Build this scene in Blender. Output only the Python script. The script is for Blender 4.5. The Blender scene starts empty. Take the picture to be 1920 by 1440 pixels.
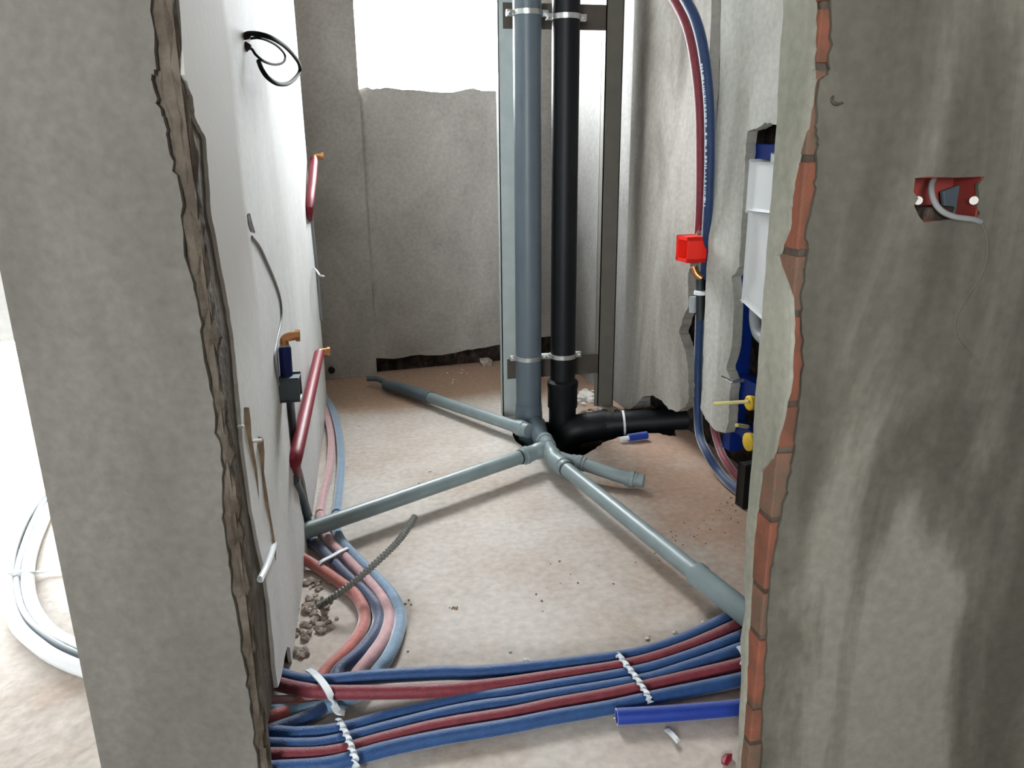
import bpy, bmesh, math, random
from mathutils import Vector, Matrix
from mathutils.geometry import tessellate_polygon
random.seed(7)
S = bpy.context.scene
COL = S.collection
# ------------------------------------------------------------------ camera
F, H = 1450.0, 1.12
_p, _y, _r = math.radians(17.0), math.radians(-11.5), math.radians(-0.6)
FW = Vector((-math.sin(_y)*math.cos(_p), math.cos(_y)*math.cos(_p), -math.sin(_p)))
_R0 = Vector((math.cos(_y), math.sin(_y), 0)); _U0 = _R0.cross(FW)
RT = _R0*math.cos(_r) + _U0*math.sin(_r); UP = -_R0*math.sin(_r) + _U0*math.cos(_r)
EYE = Vector((0, 0, H))
cam = bpy.data.cameras.new('camera'); cam.sensor_width = 36; cam.lens = 36*F/1920; cam.clip_start = 0.02
camo = bpy.data.objects.new('camera', cam); COL.objects.link(camo); S.camera = camo
camo.matrix_world = Matrix.Translation(EYE) @ Matrix((RT, UP, -FW)).transposed().to_4x4()
# ------------------------------------------------------------------ light
w = bpy.data.worlds.new('overcast'); S.world = w; w.use_nodes = True
w.node_tree.nodes['Background'].inputs[0].default_value = (0.93, 0.97, 1.0, 1)
w.node_tree.nodes['Background'].inputs[1].default_value = 30.0
def portal(loc, rot, sx, sy):
    l = bpy.data.lights.new('daylight_portal', 'AREA'); l.shape = 'RECTANGLE'; l.size = sx; l.size_y = sy
    l.cycles.is_portal = True
    o = bpy.data.objects.new('daylight_portal', l); COL.objects.link(o); o.location = loc; o.rotation_euler = rot
portal((0.42, 4.19, 1.98), (math.radians(-90), 0, 0), 1.0, 1.25)
portal((-1.6, 2.88, 0.32), (math.radians(-90), 0, 0), 1.9, 0.75)
portal((-1.3, -2.55, 1.6), (math.radians(90), 0, 0), 0.95, 1.1)  # portal for the added opening behind the camera
S.view_settings.view_transform = 'Standard'; S.view_settings.look = 'None'
S.view_settings.exposure = 1.2; S.view_settings.gamma = 1.0; S.view_settings.use_curve_mapping = False
try:
    S.cycles.max_bounces = 14; S.cycles.diffuse_bounces = 10; S.cycles.caustics_reflective = False
    S.cycles.use_denoising = True; S.cycles.sample_clamp_indirect = 20
except Exception: pass

# ------------------------------------------------------------------ projecting a measured point on a real surface
def ray(px, py): return RT*((px-960)/F) - UP*((py-720)/F) + FW
def G(px, py, z=0.0):
    d = ray(px, py); return EYE + d*((z-H)/d.z)
class Plane:
    def __init__(s, a, b, n):                      # vertical plane through floor points a, b; n = side the room is on
        s.a = Vector((a[0], a[1], 0)); d = Vector((b[0]-a[0], b[1]-a[1], 0)); s.u = d.normalized()
        s.n = Vector((-s.u.y, s.u.x, 0))
        if s.n.dot(Vector((n[0], n[1], 0))) < 0: s.n = -s.n
    def hit(s, px, py, off=0.0):                   # off > 0 goes into the wall
        o = s.a - s.n*off; d = ray(px, py)
        return EYE + d*((o-EYE).dot(s.n)/d.dot(s.n))
    def at(s, u, z, off=0.0): return s.a + s.u*u + Vector((0, 0, z)) - s.n*off
    def u_of(s, p): return (p-s.a).dot(s.u)
def on_y(px, py, y):
    d = ray(px, py); return EYE + d*(y/d.y)
def on_x(px, py, x):
    d = ray(px, py); return EYE + d*(x/d.x)

# ------------------------------------------------------------------ materials
def lin(c):
    f = lambda v: v/12.92 if v <= 0.04045 else ((v+0.055)/1.055)**2.4
    return tuple(f(v/255) for v in c) + (1,)
def nodes(name):
    m = bpy.data.materials.new(name); m.use_nodes = True
    nt = m.node_tree; return m, nt, nt.nodes['Principled BSDF']
def mat(name, c, rough=0.5, metal=0.0, spec=0.5, vary=0.0, vscale=30, bump=0.0, bscale=200, sheen=0.0, c2=None):
    m, nt, b = nodes(name)
    b.inputs['Roughness'].default_value = rough; b.inputs['Metallic'].default_value = metal
    b.inputs['Specular IOR Level'].default_value = spec
    if sheen: b.inputs['Sheen Weight'].default_value = sheen; b.inputs['Sheen Roughness'].default_value = 0.4
    L = nt.links; g = nt.nodes.new('ShaderNodeNewGeometry')
    c1 = lin(c)
    if vary or c2:
        n = nt.nodes.new('ShaderNodeTexNoise'); n.inputs['Scale'].default_value = vscale; n.inputs['Detail'].default_value = 5
        L.new(g.outputs['Position'], n.inputs['Vector'])
        r = nt.nodes.new('ShaderNodeValToRGB'); r.color_ramp.elements[0].position = .35; r.color_ramp.elements[1].position = .65
        r.color_ramp.elements[0].color = lin(c2) if c2 else tuple(v*(1-vary) for v in c1[:3])+(1,)
        r.color_ramp.elements[1].color = c1 if c2 else tuple(min(1, v*(1+vary)) for v in c1[:3])+(1,)
        L.new(n.outputs['Fac'], r.inputs[0]); L.new(r.outputs[0], b.inputs['Base Color'])
    else: b.inputs['Base Color'].default_value = c1
    if bump:
        n2 = nt.nodes.new('ShaderNodeTexNoise'); n2.inputs['Scale'].default_value = bscale; n2.inputs['Detail'].default_value = 4
        L.new(g.outputs['Position'], n2.inputs['Vector'])
        bp = nt.nodes.new('ShaderNodeBump'); bp.inputs['Strength'].default_value = bump; bp.inputs['Distance'].default_value = 0.004
        L.new(n2.outputs['Fac'], bp.inputs['Height']); L.new(bp.outputs[0], b.inputs['Normal'])
    return m
def plaster(name, dark, mid, light, sc=(5, 5, 1.4), bump=0.25, bscale=40, speck=None, contrast=0.16):
    """trowelled cement plaster: vertical mottling at two scales and a fine grain"""
    m, nt, b = nodes(name); L = nt.links; N = nt.nodes.new
    b.inputs['Roughness'].default_value = 0.9; b.inputs['Specular IOR Level'].default_value = 0.2
    g = N('ShaderNodeNewGeometry'); mp = N('ShaderNodeMapping'); mp.inputs['Scale'].default_value = sc
    L.new(g.outputs['Position'], mp.inputs['Vector'])
    n = N('ShaderNodeTexNoise'); n.inputs['Scale'].default_value = 1.6; n.inputs['Detail'].default_value = 6
    n.inputs['Roughness'].default_value = 0.55; n.inputs['Distortion'].default_value = 0.6
    L.new(mp.outputs[0], n.inputs['Vector'])
    r = N('ShaderNodeValToRGB'); e = r.color_ramp.elements
    e[0].position = 0.5-contrast; e[0].color = lin(dark); e[1].position = 0.5+contrast; e[1].color = lin(light)
    k = e.new(0.5); k.color = lin(mid)
    L.new(n.outputs['Fac'], r.inputs[0])
    out = r.outputs[0]
    n3 = N('ShaderNodeTexNoise'); n3.inputs['Scale'].default_value = 60; n3.inputs['Detail'].default_value = 3
    L.new(g.outputs['Position'], n3.inputs['Vector'])
    mx = N('ShaderNodeMix'); mx.data_type = 'RGBA'; mx.blend_type = 'OVERLAY'; mx.inputs[0].default_value = 0.25
    L.new(out, mx.inputs[6]); L.new(n3.outputs['Fac'], mx.inputs[7]); out = mx.outputs[2]
    L.new(out, b.inputs['Base Color'])
    n2 = N('ShaderNodeTexNoise'); n2.inputs['Scale'].default_value = bscale; n2.inputs['Detail'].default_value = 6
    L.new(g.outputs['Position'], n2.inputs['Vector'])
    bp = N('ShaderNodeBump'); bp.inputs['Strength'].default_value = bump; bp.inputs['Distance'].default_value = 0.006
    L.new(n2.outputs['Fac'], bp.inputs['Height']); L.new(bp.outputs[0], b.inputs['Normal'])
    return m
def corner_coat(m, y0, c):
    nt = m.node_tree; L = nt.links; N = nt.nodes.new; b = nt.nodes['Principled BSDF']
    src = b.inputs['Base Color'].links[0].from_socket
    g = N('ShaderNodeNewGeometry'); s = N('ShaderNodeSeparateXYZ'); L.new(g.outputs['Position'], s.inputs[0])
    n = N('ShaderNodeTexNoise'); n.inputs['Scale'].default_value = 3.0; n.inputs['Detail'].default_value = 5; L.new(g.outputs['Position'], n.inputs['Vector'])
    a = N('ShaderNodeMath'); a.operation = 'MULTIPLY_ADD'; a.inputs[1].default_value = 0.16; L.new(n.outputs['Fac'], a.inputs[0]); L.new(s.outputs[1], a.inputs[2])
    r = N('ShaderNodeMapRange'); r.inputs[1].default_value = y0+.05; r.inputs[2].default_value = y0+.11; r.inputs[3].default_value = 1; r.inputs[4].default_value = 0
    L.new(a.outputs[0], r.inputs[0])
    rz = N('ShaderNodeMapRange'); rz.inputs[1].default_value = .82; rz.inputs[2].default_value = 1.12
    az = N('ShaderNodeMath'); az.operation = 'MULTIPLY_ADD'; az.inputs[1].default_value = .3; L.new(n.outputs['Fac'], az.inputs[0]); L.new(s.outputs[2], az.inputs[2]); L.new(az.outputs[0], rz.inputs[0])
    pm = N('ShaderNodeMath'); pm.operation = 'MULTIPLY'; L.new(r.outputs[0], pm.inputs[0]); L.new(rz.outputs[0], pm.inputs[1])
    mx = N('ShaderNodeMix'); mx.data_type = 'RGBA'; L.new(pm.outputs[0], mx.inputs[0]); L.new(src, mx.inputs[6]); mx.inputs[7].default_value = lin(c)
    L.new(mx.outputs[2], b.inputs['Base Color'])
def floor_material():
    """dusty screed: pale cement film with brown swept patches, thicker towards the right wall"""
    m, nt, b = nodes('dusty_screed'); L = nt.links; N = nt.nodes.new
    b.inputs['Roughness'].default_value = 0.85; b.inputs['Specular IOR Level'].default_value = 0.25
    g = N('ShaderNodeNewGeometry')
    n = N('ShaderNodeTexNoise'); n.inputs['Scale'].default_value = 2.3; n.inputs['Detail'].default_value = 8; n.inputs['Roughness'].default_value = 0.62
    L.new(g.outputs['Position'], n.inputs['Vector'])
    sp = N('ShaderNodeSeparateXYZ'); L.new(g.outputs['Position'], sp.inputs[0])
    mr = N('ShaderNodeMapRange'); mr.inputs[1].default_value = 0.62; mr.inputs[2].default_value = 1.12
    mr.inputs[3].default_value = 0.0; mr.inputs[4].default_value = 0.33; L.new(sp.outputs[0], mr.inputs[0])
    back_shade = N('ShaderNodeMapRange'); back_shade.inputs[1].default_value = 3.25; back_shade.inputs[2].default_value = 3.6
    back_shade.inputs[3].default_value = 0.0; back_shade.inputs[4].default_value = 0.5; L.new(sp.outputs[1], back_shade.inputs[0])  # paints the parapet's shade into the floor colour along the back wall
    a = N('ShaderNodeMath'); a.operation = 'ADD'; L.new(n.outputs['Fac'], a.inputs[0]); L.new(mr.outputs[0], a.inputs[1])
    a2 = N('ShaderNodeMath'); a2.operation = 'ADD'; L.new(a.outputs[0], a2.inputs[0]); L.new(back_shade.outputs[0], a2.inputs[1])
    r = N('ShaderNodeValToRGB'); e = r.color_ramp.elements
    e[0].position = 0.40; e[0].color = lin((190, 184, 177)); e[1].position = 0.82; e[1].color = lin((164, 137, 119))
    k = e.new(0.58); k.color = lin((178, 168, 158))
    L.new(a2.outputs[0], r.inputs[0])
    n3 = N('ShaderNodeTexNoise'); n3.inputs['Scale'].default_value = 45; n3.inputs['Detail'].default_value = 4
    L.new(g.outputs['Position'], n3.inputs['Vector'])
    mx = N('ShaderNodeMix'); mx.data_type = 'RGBA'; mx.blend_type = 'OVERLAY'; mx.inputs[0].default_value = 0.3
    L.new(r.outputs[0], mx.inputs[6]); L.new(n3.outputs['Fac'], mx.inputs[7]); L.new(mx.outputs[2], b.inputs['Base Color'])
    n2 = N('ShaderNodeTexNoise'); n2.inputs['Scale'].default_value = 14; n2.inputs['Detail'].default_value = 9; n2.inputs['Roughness'].default_value = 0.6
    L.new(g.outputs['Position'], n2.inputs['Vector'])
    bp = N('ShaderNodeBump'); bp.inputs['Strength'].default_value = 0.35; bp.inputs['Distance'].default_value = 0.012
    L.new(n2.outputs['Fac'], bp.inputs['Height']); L.new(bp.outputs[0], b.inputs['Normal'])
    return m
M = {}
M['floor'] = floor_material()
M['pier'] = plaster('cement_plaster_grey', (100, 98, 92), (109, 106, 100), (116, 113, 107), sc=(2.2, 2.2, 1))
M['pier_right'] = plaster('cement_plaster_streaked', (82, 79, 71), (99, 96, 87), (128, 125, 116), sc=(3.6, 3.6, .8), contrast=0.11)
M['wall'] = plaster('cement_plaster_pale', (198, 199, 196), (209, 210, 208), (216, 217, 216), sc=(1.6, 1.6, .6), bump=0.12)
M['wall_r'] = plaster('cement_plaster_mottled', (108, 104, 97), (134, 130, 122), (156, 153, 146), sc=(2.2, 2.2, .6), contrast=0.13, bump=.2)
M['wall_p'] = plaster('cement_plaster_strip', (158, 158, 150), (182, 183, 176), (196, 197, 191), sc=(2.6, 2.6, .6), bump=.2)
M['wall_far'] = plaster('cement_plaster_far', (120, 119, 116), (132, 131, 128), (142, 141, 138), sc=(2, 2, 1))
M['reveal'] = plaster('cement_plaster_reveal', (124, 124, 112), (146, 146, 134), (162, 162, 150), sc=(3, 3, 1))
M['wall_b'] = plaster('cement_plaster_back', (158, 154, 148), (168, 164, 159), (180, 176, 171), sc=(2, 2, 1.4))
M['rough'] = plaster('rough_mortar_brown', (70, 62, 53), (86, 78, 68), (104, 96, 86), sc=(10, 10, 7), bump=0.9, bscale=70)
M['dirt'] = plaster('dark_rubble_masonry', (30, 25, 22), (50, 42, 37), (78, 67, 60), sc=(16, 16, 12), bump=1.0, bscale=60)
M['brick'] = mat('clay_brick', (140, 86, 68), 0.9, spec=0.2, c2=(108, 76, 62), vscale=18, bump=0.5, bscale=90)
M['brick2'] = mat('clay_brick_dusty', (124, 92, 76), 0.9, spec=0.2, c2=(104, 88, 75), vscale=26, bump=0.5, bscale=90)
M['white'] = mat('ceiling_plaster', (190, 188, 184), 0.9, spec=0.2, vary=0.05, vscale=4)
M['concrete'] = mat('outdoor_concrete', (150, 148, 142), 0.9, spec=0.2, vary=0.1, vscale=3)
M['grey_pipe'] = mat('grey_drain_plastic', (86, 99, 107), 0.42, spec=0.45, vary=0.06, vscale=8)
M['drain'] = mat('grey_drain_plastic_light', (124, 138, 140), 0.4, spec=0.5, vary=0.08, vscale=14, bump=0.05)
M['seal'] = mat('dark_rubber_seal', (34, 40, 42), 0.6)
M['black_pipe'] = mat('black_soil_plastic', (6, 10, 14), 0.5, spec=0.3, vary=0.2, vscale=10)
M['blue'] = mat('blue_foam_sleeve', (27, 68, 118), 0.55, spec=0.4, sheen=0.8, vary=0.12, vscale=60, bump=0.35, bscale=260)
M['blue_dark'] = mat('dark_blue_foam_sleeve', (18, 48, 88), 0.55, spec=0.4, sheen=0.8, vary=0.12, vscale=60, bump=0.35, bscale=260)
M['blue_dusty'] = mat('dusty_blue_foam_sleeve', (112, 140, 165), 0.65, spec=0.3, sheen=0.8, vary=0.12, vscale=50, bump=0.35, bscale=260)
M['blue_bright'] = mat('bright_blue_foam_sleeve', (12, 50, 140), 0.5, spec=0.4, sheen=0.8, vary=0.08, vscale=60, bump=0.2, bscale=260)
M['red'] = mat('dark_red_foam_sleeve', (116, 40, 50), 0.55, spec=0.4, sheen=0.8, vary=0.12, vscale=60, bump=0.35, bscale=260)
M['red_tile'] = mat('faded_red_foam_sleeve', (176, 98, 88), 0.6, spec=0.3, sheen=0.8, vary=0.12, vscale=60, bump=0.35, bscale=260)
M['pink'] = mat('light_bleached_red_sleeve', (190, 148, 150), 0.65, spec=0.3, sheen=0.8, vary=0.1, vscale=50, bump=0.35, bscale=260)  # red sleeve, its paling in strong window light put into the colour
M['crimson'] = mat('crimson_foam_sleeve', (128, 22, 40), 0.5, spec=0.4, vary=0.06, vscale=30, bump=0.15, bscale=260)
M['navy'] = mat('navy_foam_sleeve', (10, 28, 96), 0.5, spec=0.4, vary=0.06, vscale=30)
M['brass'] = mat('brass', (196, 140, 92), 0.35, metal=0.8)
M['nickel'] = mat('bright_galvanised', (190, 192, 190), 0.35, metal=0.8, vary=0.1, vscale=60)
M['galv'] = mat('galvanised_stud', (172, 182, 180), 0.45, metal=0.2, vary=0.05, vscale=20)
M['galv_dark'] = mat('dull_galvanised_stud', (94, 92, 84), 0.7, metal=0.1, vary=0.06, vscale=20)
M['rail'] = mat('weathered_rail', (74, 67, 59), 0.7, metal=0.1, vary=0.12, vscale=20)
M['tie'] = mat('white_nylon_tie', (214, 220, 224), 0.4, spec=0.4)
M['white_plastic'] = mat('white_plastic', (222, 226, 228), 0.35, spec=0.4)
M['grey_plastic'] = mat('light_grey_plastic', (150, 156, 160), 0.4, spec=0.4)
M['dark_grey'] = mat('dark_grey_plastic', (70, 82, 88), 0.5)
M['conduit'] = mat('grey_corrugated_conduit', (108, 108, 102), 0.55)
M['cable'] = mat('black_cable', (22, 22, 22), 0.85, spec=0.1)
M['wire'] = mat('grey_wire', (132, 134, 134), 0.6)
M['frame_blue'] = mat('blue_powder_coat', (14, 46, 128), 0.35, spec=0.5)
M['yellow'] = mat('yellow_plastic', (226, 192, 62), 0.4, spec=0.4)
M['pale_yellow'] = mat('pale_yellow_plastic', (214, 204, 134), 0.45)
M['red_plastic'] = mat('bright_red_plastic', (232, 44, 32), 0.4, spec=0.4)
M['brick_red'] = mat('dull_red_plastic', (132, 46, 38), 0.6)
M['black'] = mat('black_plastic', (18, 18, 20), 0.5)
M['tan'] = mat('tan_foam', (172, 156, 132), 0.8, spec=0.2, c2=(140, 118, 100), vscale=30, bump=0.4, bscale=120)
M['rubble'] = mat('mortar_rubble', (160, 150, 140), 0.95, spec=0.1, vary=0.3, vscale=40, bump=0.6, bscale=90)
M['rubble_brown'] = mat('brown_rubble', (124, 104, 88), 0.95, spec=0.1, vary=0.3, vscale=40, bump=0.6, bscale=90)
M['lime'] = mat('white_plaster_crumb', (214, 212, 206), 0.9, spec=0.1)
M['print'] = mat('white_print', (200, 210, 222), 0.6)

# ------------------------------------------------------------------ object helpers
def tag(o, label=None, cat=None, group=None, kind=None):
    if label: o['label'] = label
    if cat: o['category'] = cat
    if group: o['group'] = group
    if kind: o['kind'] = kind
    return o
def link(name, bm, m, parent=None, smooth=False, recalc=True):
    """bm is in world metres; the object gets its origin at the middle of its underside"""
    if recalc: bmesh.ops.recalc_face_normals(bm, faces=bm.faces)
    xs = [v.co.x for v in bm.verts]; ys = [v.co.y for v in bm.verts]; zs = [v.co.z for v in bm.verts]
    c = Vector(((min(xs)+max(xs))/2, (min(ys)+max(ys))/2, min(zs)))
    for v in bm.verts: v.co -= c
    if smooth:
        for f in bm.faces: f.smooth = True
    me = bpy.data.meshes.new(name); bm.to_mesh(me); bm.free()
    ms = m if isinstance(m, (list, tuple)) else [m]
    for k in ms: me.materials.append(k)
    o = bpy.data.objects.new(name, me); COL.objects.link(o); o.location = c
    if parent is not None:
        o.parent = parent; q = parent; off = Vector((0, 0, 0))
        while q is not None: off += q.location; q = q.parent
        o.location = c - off
    if smooth:
        me.set_sharp_from_angle(angle=math.radians(38))
    return o
def empty(name, loc, label=None, cat=None, group=None, kind=None):
    o = bpy.data.objects.new(name, None); COL.objects.link(o); o.location = loc; o.empty_display_size = 0.05
    return tag(o, label, cat, group, kind)
def box_bm(bm, lo, hi, bev=0.0):
    r = bmesh.ops.create_cube(bm, size=1.0)
    for v in r['verts']:
        v.co = Vector([lo[i] + (v.co[i]+.5)*(hi[i]-lo[i]) for i in range(3)])
    if bev:
        es = list({e for v in r['verts'] for e in v.link_edges})
        bmesh.ops.bevel(bm, geom=es, offset=bev, segments=2, affect='EDGES', profile=0.6)
    return bm
def box(lo, hi, bev=0.0): return box_bm(bmesh.new(), lo, hi, bev)
def obox_bm(bm, c, ax, ay, az, bev=0.0):
    """box with centre c and half-axis vectors"""
    r = bmesh.ops.create_cube(bm, size=2.0)
    for v in r['verts']: v.co = c + ax*v.co.x + ay*v.co.y + az*v.co.z
    if bev:
        es = list({e for v in r['verts'] for e in v.link_edges})
        bmesh.ops.bevel(bm, geom=es, offset=bev, segments=2, affect='EDGES', profile=0.6)
    return bm
def catmull(pts, n=8):
    if len(pts) < 3: return [Vector(p) for p in pts]
    P = [2*pts[0]-pts[1]] + list(pts) + [2*pts[-1]-pts[-2]]; out = []
    for i in range(1, len(P)-2):
        a, b, c, d = P[i-1], P[i], P[i+1], P[i+2]
        for k in range(n):
            t = k/n
            out.append(0.5*((2*b) + (c-a)*t + (2*a-5*b+4*c-d)*t*t + (3*b-3*c+d-a)*t**3))
    out.append(Vector(P[-2])); return out
def tube_bm(bm, pts, r, sides=14, hollow=None, caps=True):
    """tube along pts; r a number or a list; hollow = depth of an open bore at the last end"""
    n = len(pts); R = r if isinstance(r, (list, tuple)) else [r]*n
    T = []
    for i in range(n):
        d = pts[min(i+1, n-1)] - pts[max(i-1, 0)]
        if d.length < 1e-7: d = T[-1] if T else Vector((0, 0, 1))
        T.append(d.normalized())
    ref = Vector((0, 0, 1)) if abs(T[0].z) < 0.9 else Vector((1, 0, 0))
    nn = (ref - T[0]*ref.dot(T[0])).normalized(); rings = []
    for i in range(n):
        nn = (nn - T[i]*nn.dot(T[i]))
        nn = nn.normalized() if nn.length > 1e-6 else T[i].orthogonal().normalized()
        bb = T[i].cross(nn)
        rings.append([bm.verts.new(pts[i] + (nn*math.cos(a)+bb*math.sin(a))*R[i]) for a in [2*math.pi*k/sides for k in range(sides)]])
    def bridge(A, B):
        for k in range(sides): bm.faces.new((A[k], A[(k+1) % sides], B[(k+1) % sides], B[k]))
    for i in range(n-1): bridge(rings[i], rings[i+1])
    if caps:
        bm.faces.new(list(reversed(rings[0])))
        if hollow:
            e = pts[-1]; t = T[-1]
            inner = [bm.verts.new(e + (v.co-e)*0.84) for v in rings[-1]]
            deep = [bm.verts.new(v.co - t*hollow) for v in inner]
            bridge(rings[-1], inner); bridge(inner, deep); bm.faces.new(deep)
        else: bm.faces.new(rings[-1])
    return bm
def tube(pts, r, sides=14, smooth=8, hollow=None):
    P = [Vector(p) for p in pts]
    if smooth and len(P) > 2:
        if isinstance(r, (list, tuple)): r = [r[i]+(r[i+1]-r[i])*k/smooth for i in range(len(r)-1) for k in range(smooth)] + [r[-1]]
        P = catmull(P, smooth)
    return tube_bm(bmesh.new(), P, r, sides, hollow)
def stepped(a, b, prof, sides=24, hollow=None):
    """straight pipe from a to b; prof = [(t metres, radius)]"""
    a = Vector(a); d = (Vector(b)-a).normalized()
    bm = bmesh.new(); tube_bm(bm, [a+d*t for t, _ in prof], [q for _, q in prof], sides, hollow); return bm
def ring_bm(bm, c, axis, r, h, th, sides=28):
    """a band around a pipe"""
    axis = axis.normalized(); p = [c-axis*h/2, c-axis*h/2, c+axis*h/2, c+axis*h/2]
    tube_bm(bm, [c-axis*(h/2), c-axis*(h/2-1e-4), c+axis*(h/2-1e-4), c+axis*h/2], [r, r+th, r+th, r], sides); return bm
def jag(pts, amp, n=4, closed=False):
    """break a polyline into a ragged one"""
    out = []
    m = len(pts) if closed else len(pts)-1
    for i in range(m):
        a, b = pts[i], pts[(i+1) % len(pts)]; out.append(a); d = b-a
        for k in range(1, n):
            out.append(a + d*(k/n+random.uniform(-.3, .3)/n) + Vector((random.uniform(-1, 1), random.uniform(-1, 1), random.uniform(-1, 1)))*amp)
    if not closed: out.append(pts[-1])
    return out
def panel_bm(bm, plane, loops, th, off=0.0):
    """flat slab whose room-side face lies in the plane (off metres behind it); first loop the outline, the others holes"""
    flat = [[p - plane.n*((p-plane.a).dot(plane.n)) - plane.n*off for p in lp] for lp in loops]
    tris = tessellate_polygon([[Vector(((p-plane.a).dot(plane.u), p.z, 0)) for p in lp] for lp in flat])
    allp = [p for lp in flat for p in lp]
    fv = [bm.verts.new(p) for p in allp]; bv = [bm.verts.new(p - plane.n*th) for p in allp]
    for t in tris:
        try: bm.faces.new([fv[i] for i in t]); bm.faces.new([bv[i] for i in reversed(t)])
        except ValueError: pass
    k = 0
    for lp in flat:
        n = len(lp)
        for i in range(n):
            a, b = k+i, k+(i+1) % n
            try: bm.faces.new((fv[a], fv[b], bv[b], bv[a]))
            except ValueError: pass
        k += n
    return bm
def panel(plane, loops, th, off=0.0): return panel_bm(bmesh.new(), plane, loops, th, off)
def rock_bm(bm, c, r, sq=0.7):
    k = bmesh.ops.create_icosphere(bm, subdivisions=1, radius=r)
    rx = [random.uniform(.7, 1.3) for _ in range(3)]; a = random.uniform(0, 6.28)
    rot = Matrix.Rotation(a, 3, 'Z')
    for v in k['verts']:
        q = v.co*random.uniform(.75, 1.2); q = Vector((q.x*rx[0], q.y*rx[1], q.z*rx[2]*sq)); v.co = rot @ q + c
    return bm

# ================================================================== SETTING
CEIL = 2.6
LW = Plane((-0.207, 1.2), (-0.158, 3.45), (1, 0))                        # left partition, side to the bathroom
LF = Plane((-0.50, 1.243), (-0.207, 1.182), (0, -1))                     # end face of the partition, to the camera
BW = Plane(tuple(G(690, 705).xy), tuple(G(940, 682).xy), (0, -1))        # back wall
RW = Plane((1.130, 3.1), (1.218, 2.0), (-1, 0))                          # right wall
FWP = Plane((0.62, 0.997), (1.2, 0.925), (0, -1))                            # wall end at the right, to the camera
FRV = Plane((0.616, 0.99), (0.616, 1.1), (-1, 0))                        # its reveal

# --- floor: one slab with the broken hole around the two risers
hole = [G(*p) for p in ((961, 812), (966, 826), (980, 838), (992, 850), (1012, 858), (1045, 862), (1078, 858), (1098, 852), (1116, 842), (1130, 830), (1160, 819), (1205, 812), (1232, 812), (1250, 816), (1268, 818), (1262, 795), (1200, 776), (1150, 780), (1080, 790), (1010, 792), (975, 798))]
hole = jag(hole, 0.004, 3, True)
outer = [Vector(p) for p in ((-3.2, -2.7, 0), (2.8, -2.7, 0), (2.8, 4.3, 0), (-0.95, 4.3, 0), (-0.95, 2.9, 0), (-3.2, 2.9, 0))]
bm = bmesh.new()
tr = tessellate_polygon([[Vector((p.x, p.y, 0)) for p in outer], [Vector((p.x, p.y, 0)) for p in hole]])
ap = outer+hole; tv = [bm.verts.new((p.x, p.y, 0)) for p in ap]; bv = [bm.verts.new((p.x, p.y, -0.03)) for p in ap]
for t in tr: bm.faces.new([tv[i] for i in t]); bm.faces.new([bv[i] for i in reversed(t)])
k = 0
for lp in (outer, hole):
    n = len(lp)
    for i in range(n): bm.faces.new((tv[k+i], tv[k+(i+1) % n], bv[k+(i+1) % n], bv[k+i]))
    k += n
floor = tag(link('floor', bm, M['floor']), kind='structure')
hc = sum(hole, Vector())/len(hole)
bm = bmesh.new(); hv = [bm.verts.new((p.x, p.y, -.004)) for p in hole]; hl = [bm.verts.new((hc.x+(p.x-hc.x)*.94, hc.y+(p.y-hc.y)*.94, -.24)) for p in hole]
hw = [bm.verts.new((p.x+(p.x-hc.x)*.015, p.y+(p.y-hc.y)*.015, -.004)) for p in hole]
for i in range(len(hole)): bm.faces.new((hv[i], hv[(i+1) % len(hole)], hl[(i+1) % len(hole)], hl[i]))
for q in tessellate_polygon([[Vector((v.co.x, v.co.y, 0)) for v in hl]]): bm.faces.new([hl[i] for i in q])
for v in hw: bm.verts.remove(v)
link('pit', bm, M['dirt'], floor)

tag(link('ceiling', box((-3.2, -2.7, CEIL), (2.8, 4.4, CEIL+.15)), M['white']), kind='structure')
# outdoors
tag(link('ground', box((-40, -40, -3.2), (40, 40, -3.0)), M['concrete']), kind='structure')
tag(link('balcony_slab', box((-3.2, 2.9, -0.22), (-0.96, 4.4, -0.03)), M['concrete']), kind='structure')

def struct(name, bm, m): return tag(link(name, bm, m), kind='structure')
# --- left partition with its free end (pier)
pier_L = [(290, 0), (300, 130), (290, 150), (300, 190), (315, 230), (325, 290), (345, 360), (352, 480), (375, 560), (385, 640), (400, 730), (410, 800), (425, 880), (425, 960), (432, 1030), (440, 1100), (455, 1180), (465, 1250), (475, 1330), (490, 1440)]
pier_R = [(330, 0), (340, 140), (355, 180), (360, 220), (380, 260), (385, 330), (390, 400), (405, 480), (420, 560), (430, 620), (438, 700), (442, 740), (452, 850), (466, 960), (488, 1060), (500, 1140), (506, 1200), (510, 1250)]
M['wall_l'] = plaster('cement_plaster_two_coats', (198, 199, 196), (209, 210, 208), (216, 217, 216), sc=(1.6, 1.6, .6), bump=0.12)
corner_coat(M['wall_l'], LW.hit(452, 300).y, (176, 174, 168))
wl = empty('wall_left', (-0.35, 2.3, 0), kind='structure')
# plaster on the end face
e = jag([LF.hit(p[0]-7, p[1]) for p in pier_L], 0.003, 5)
loop = [LF.at(0, 0), LF.at(0, CEIL)] + [LF.at(LF.u_of(e[0]), CEIL)] + e + [LF.at(LF.u_of(e[-1])+.008, 0)]
link('end_plaster', panel(LF, [loop], 0.008), M['pier'], wl)
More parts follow.
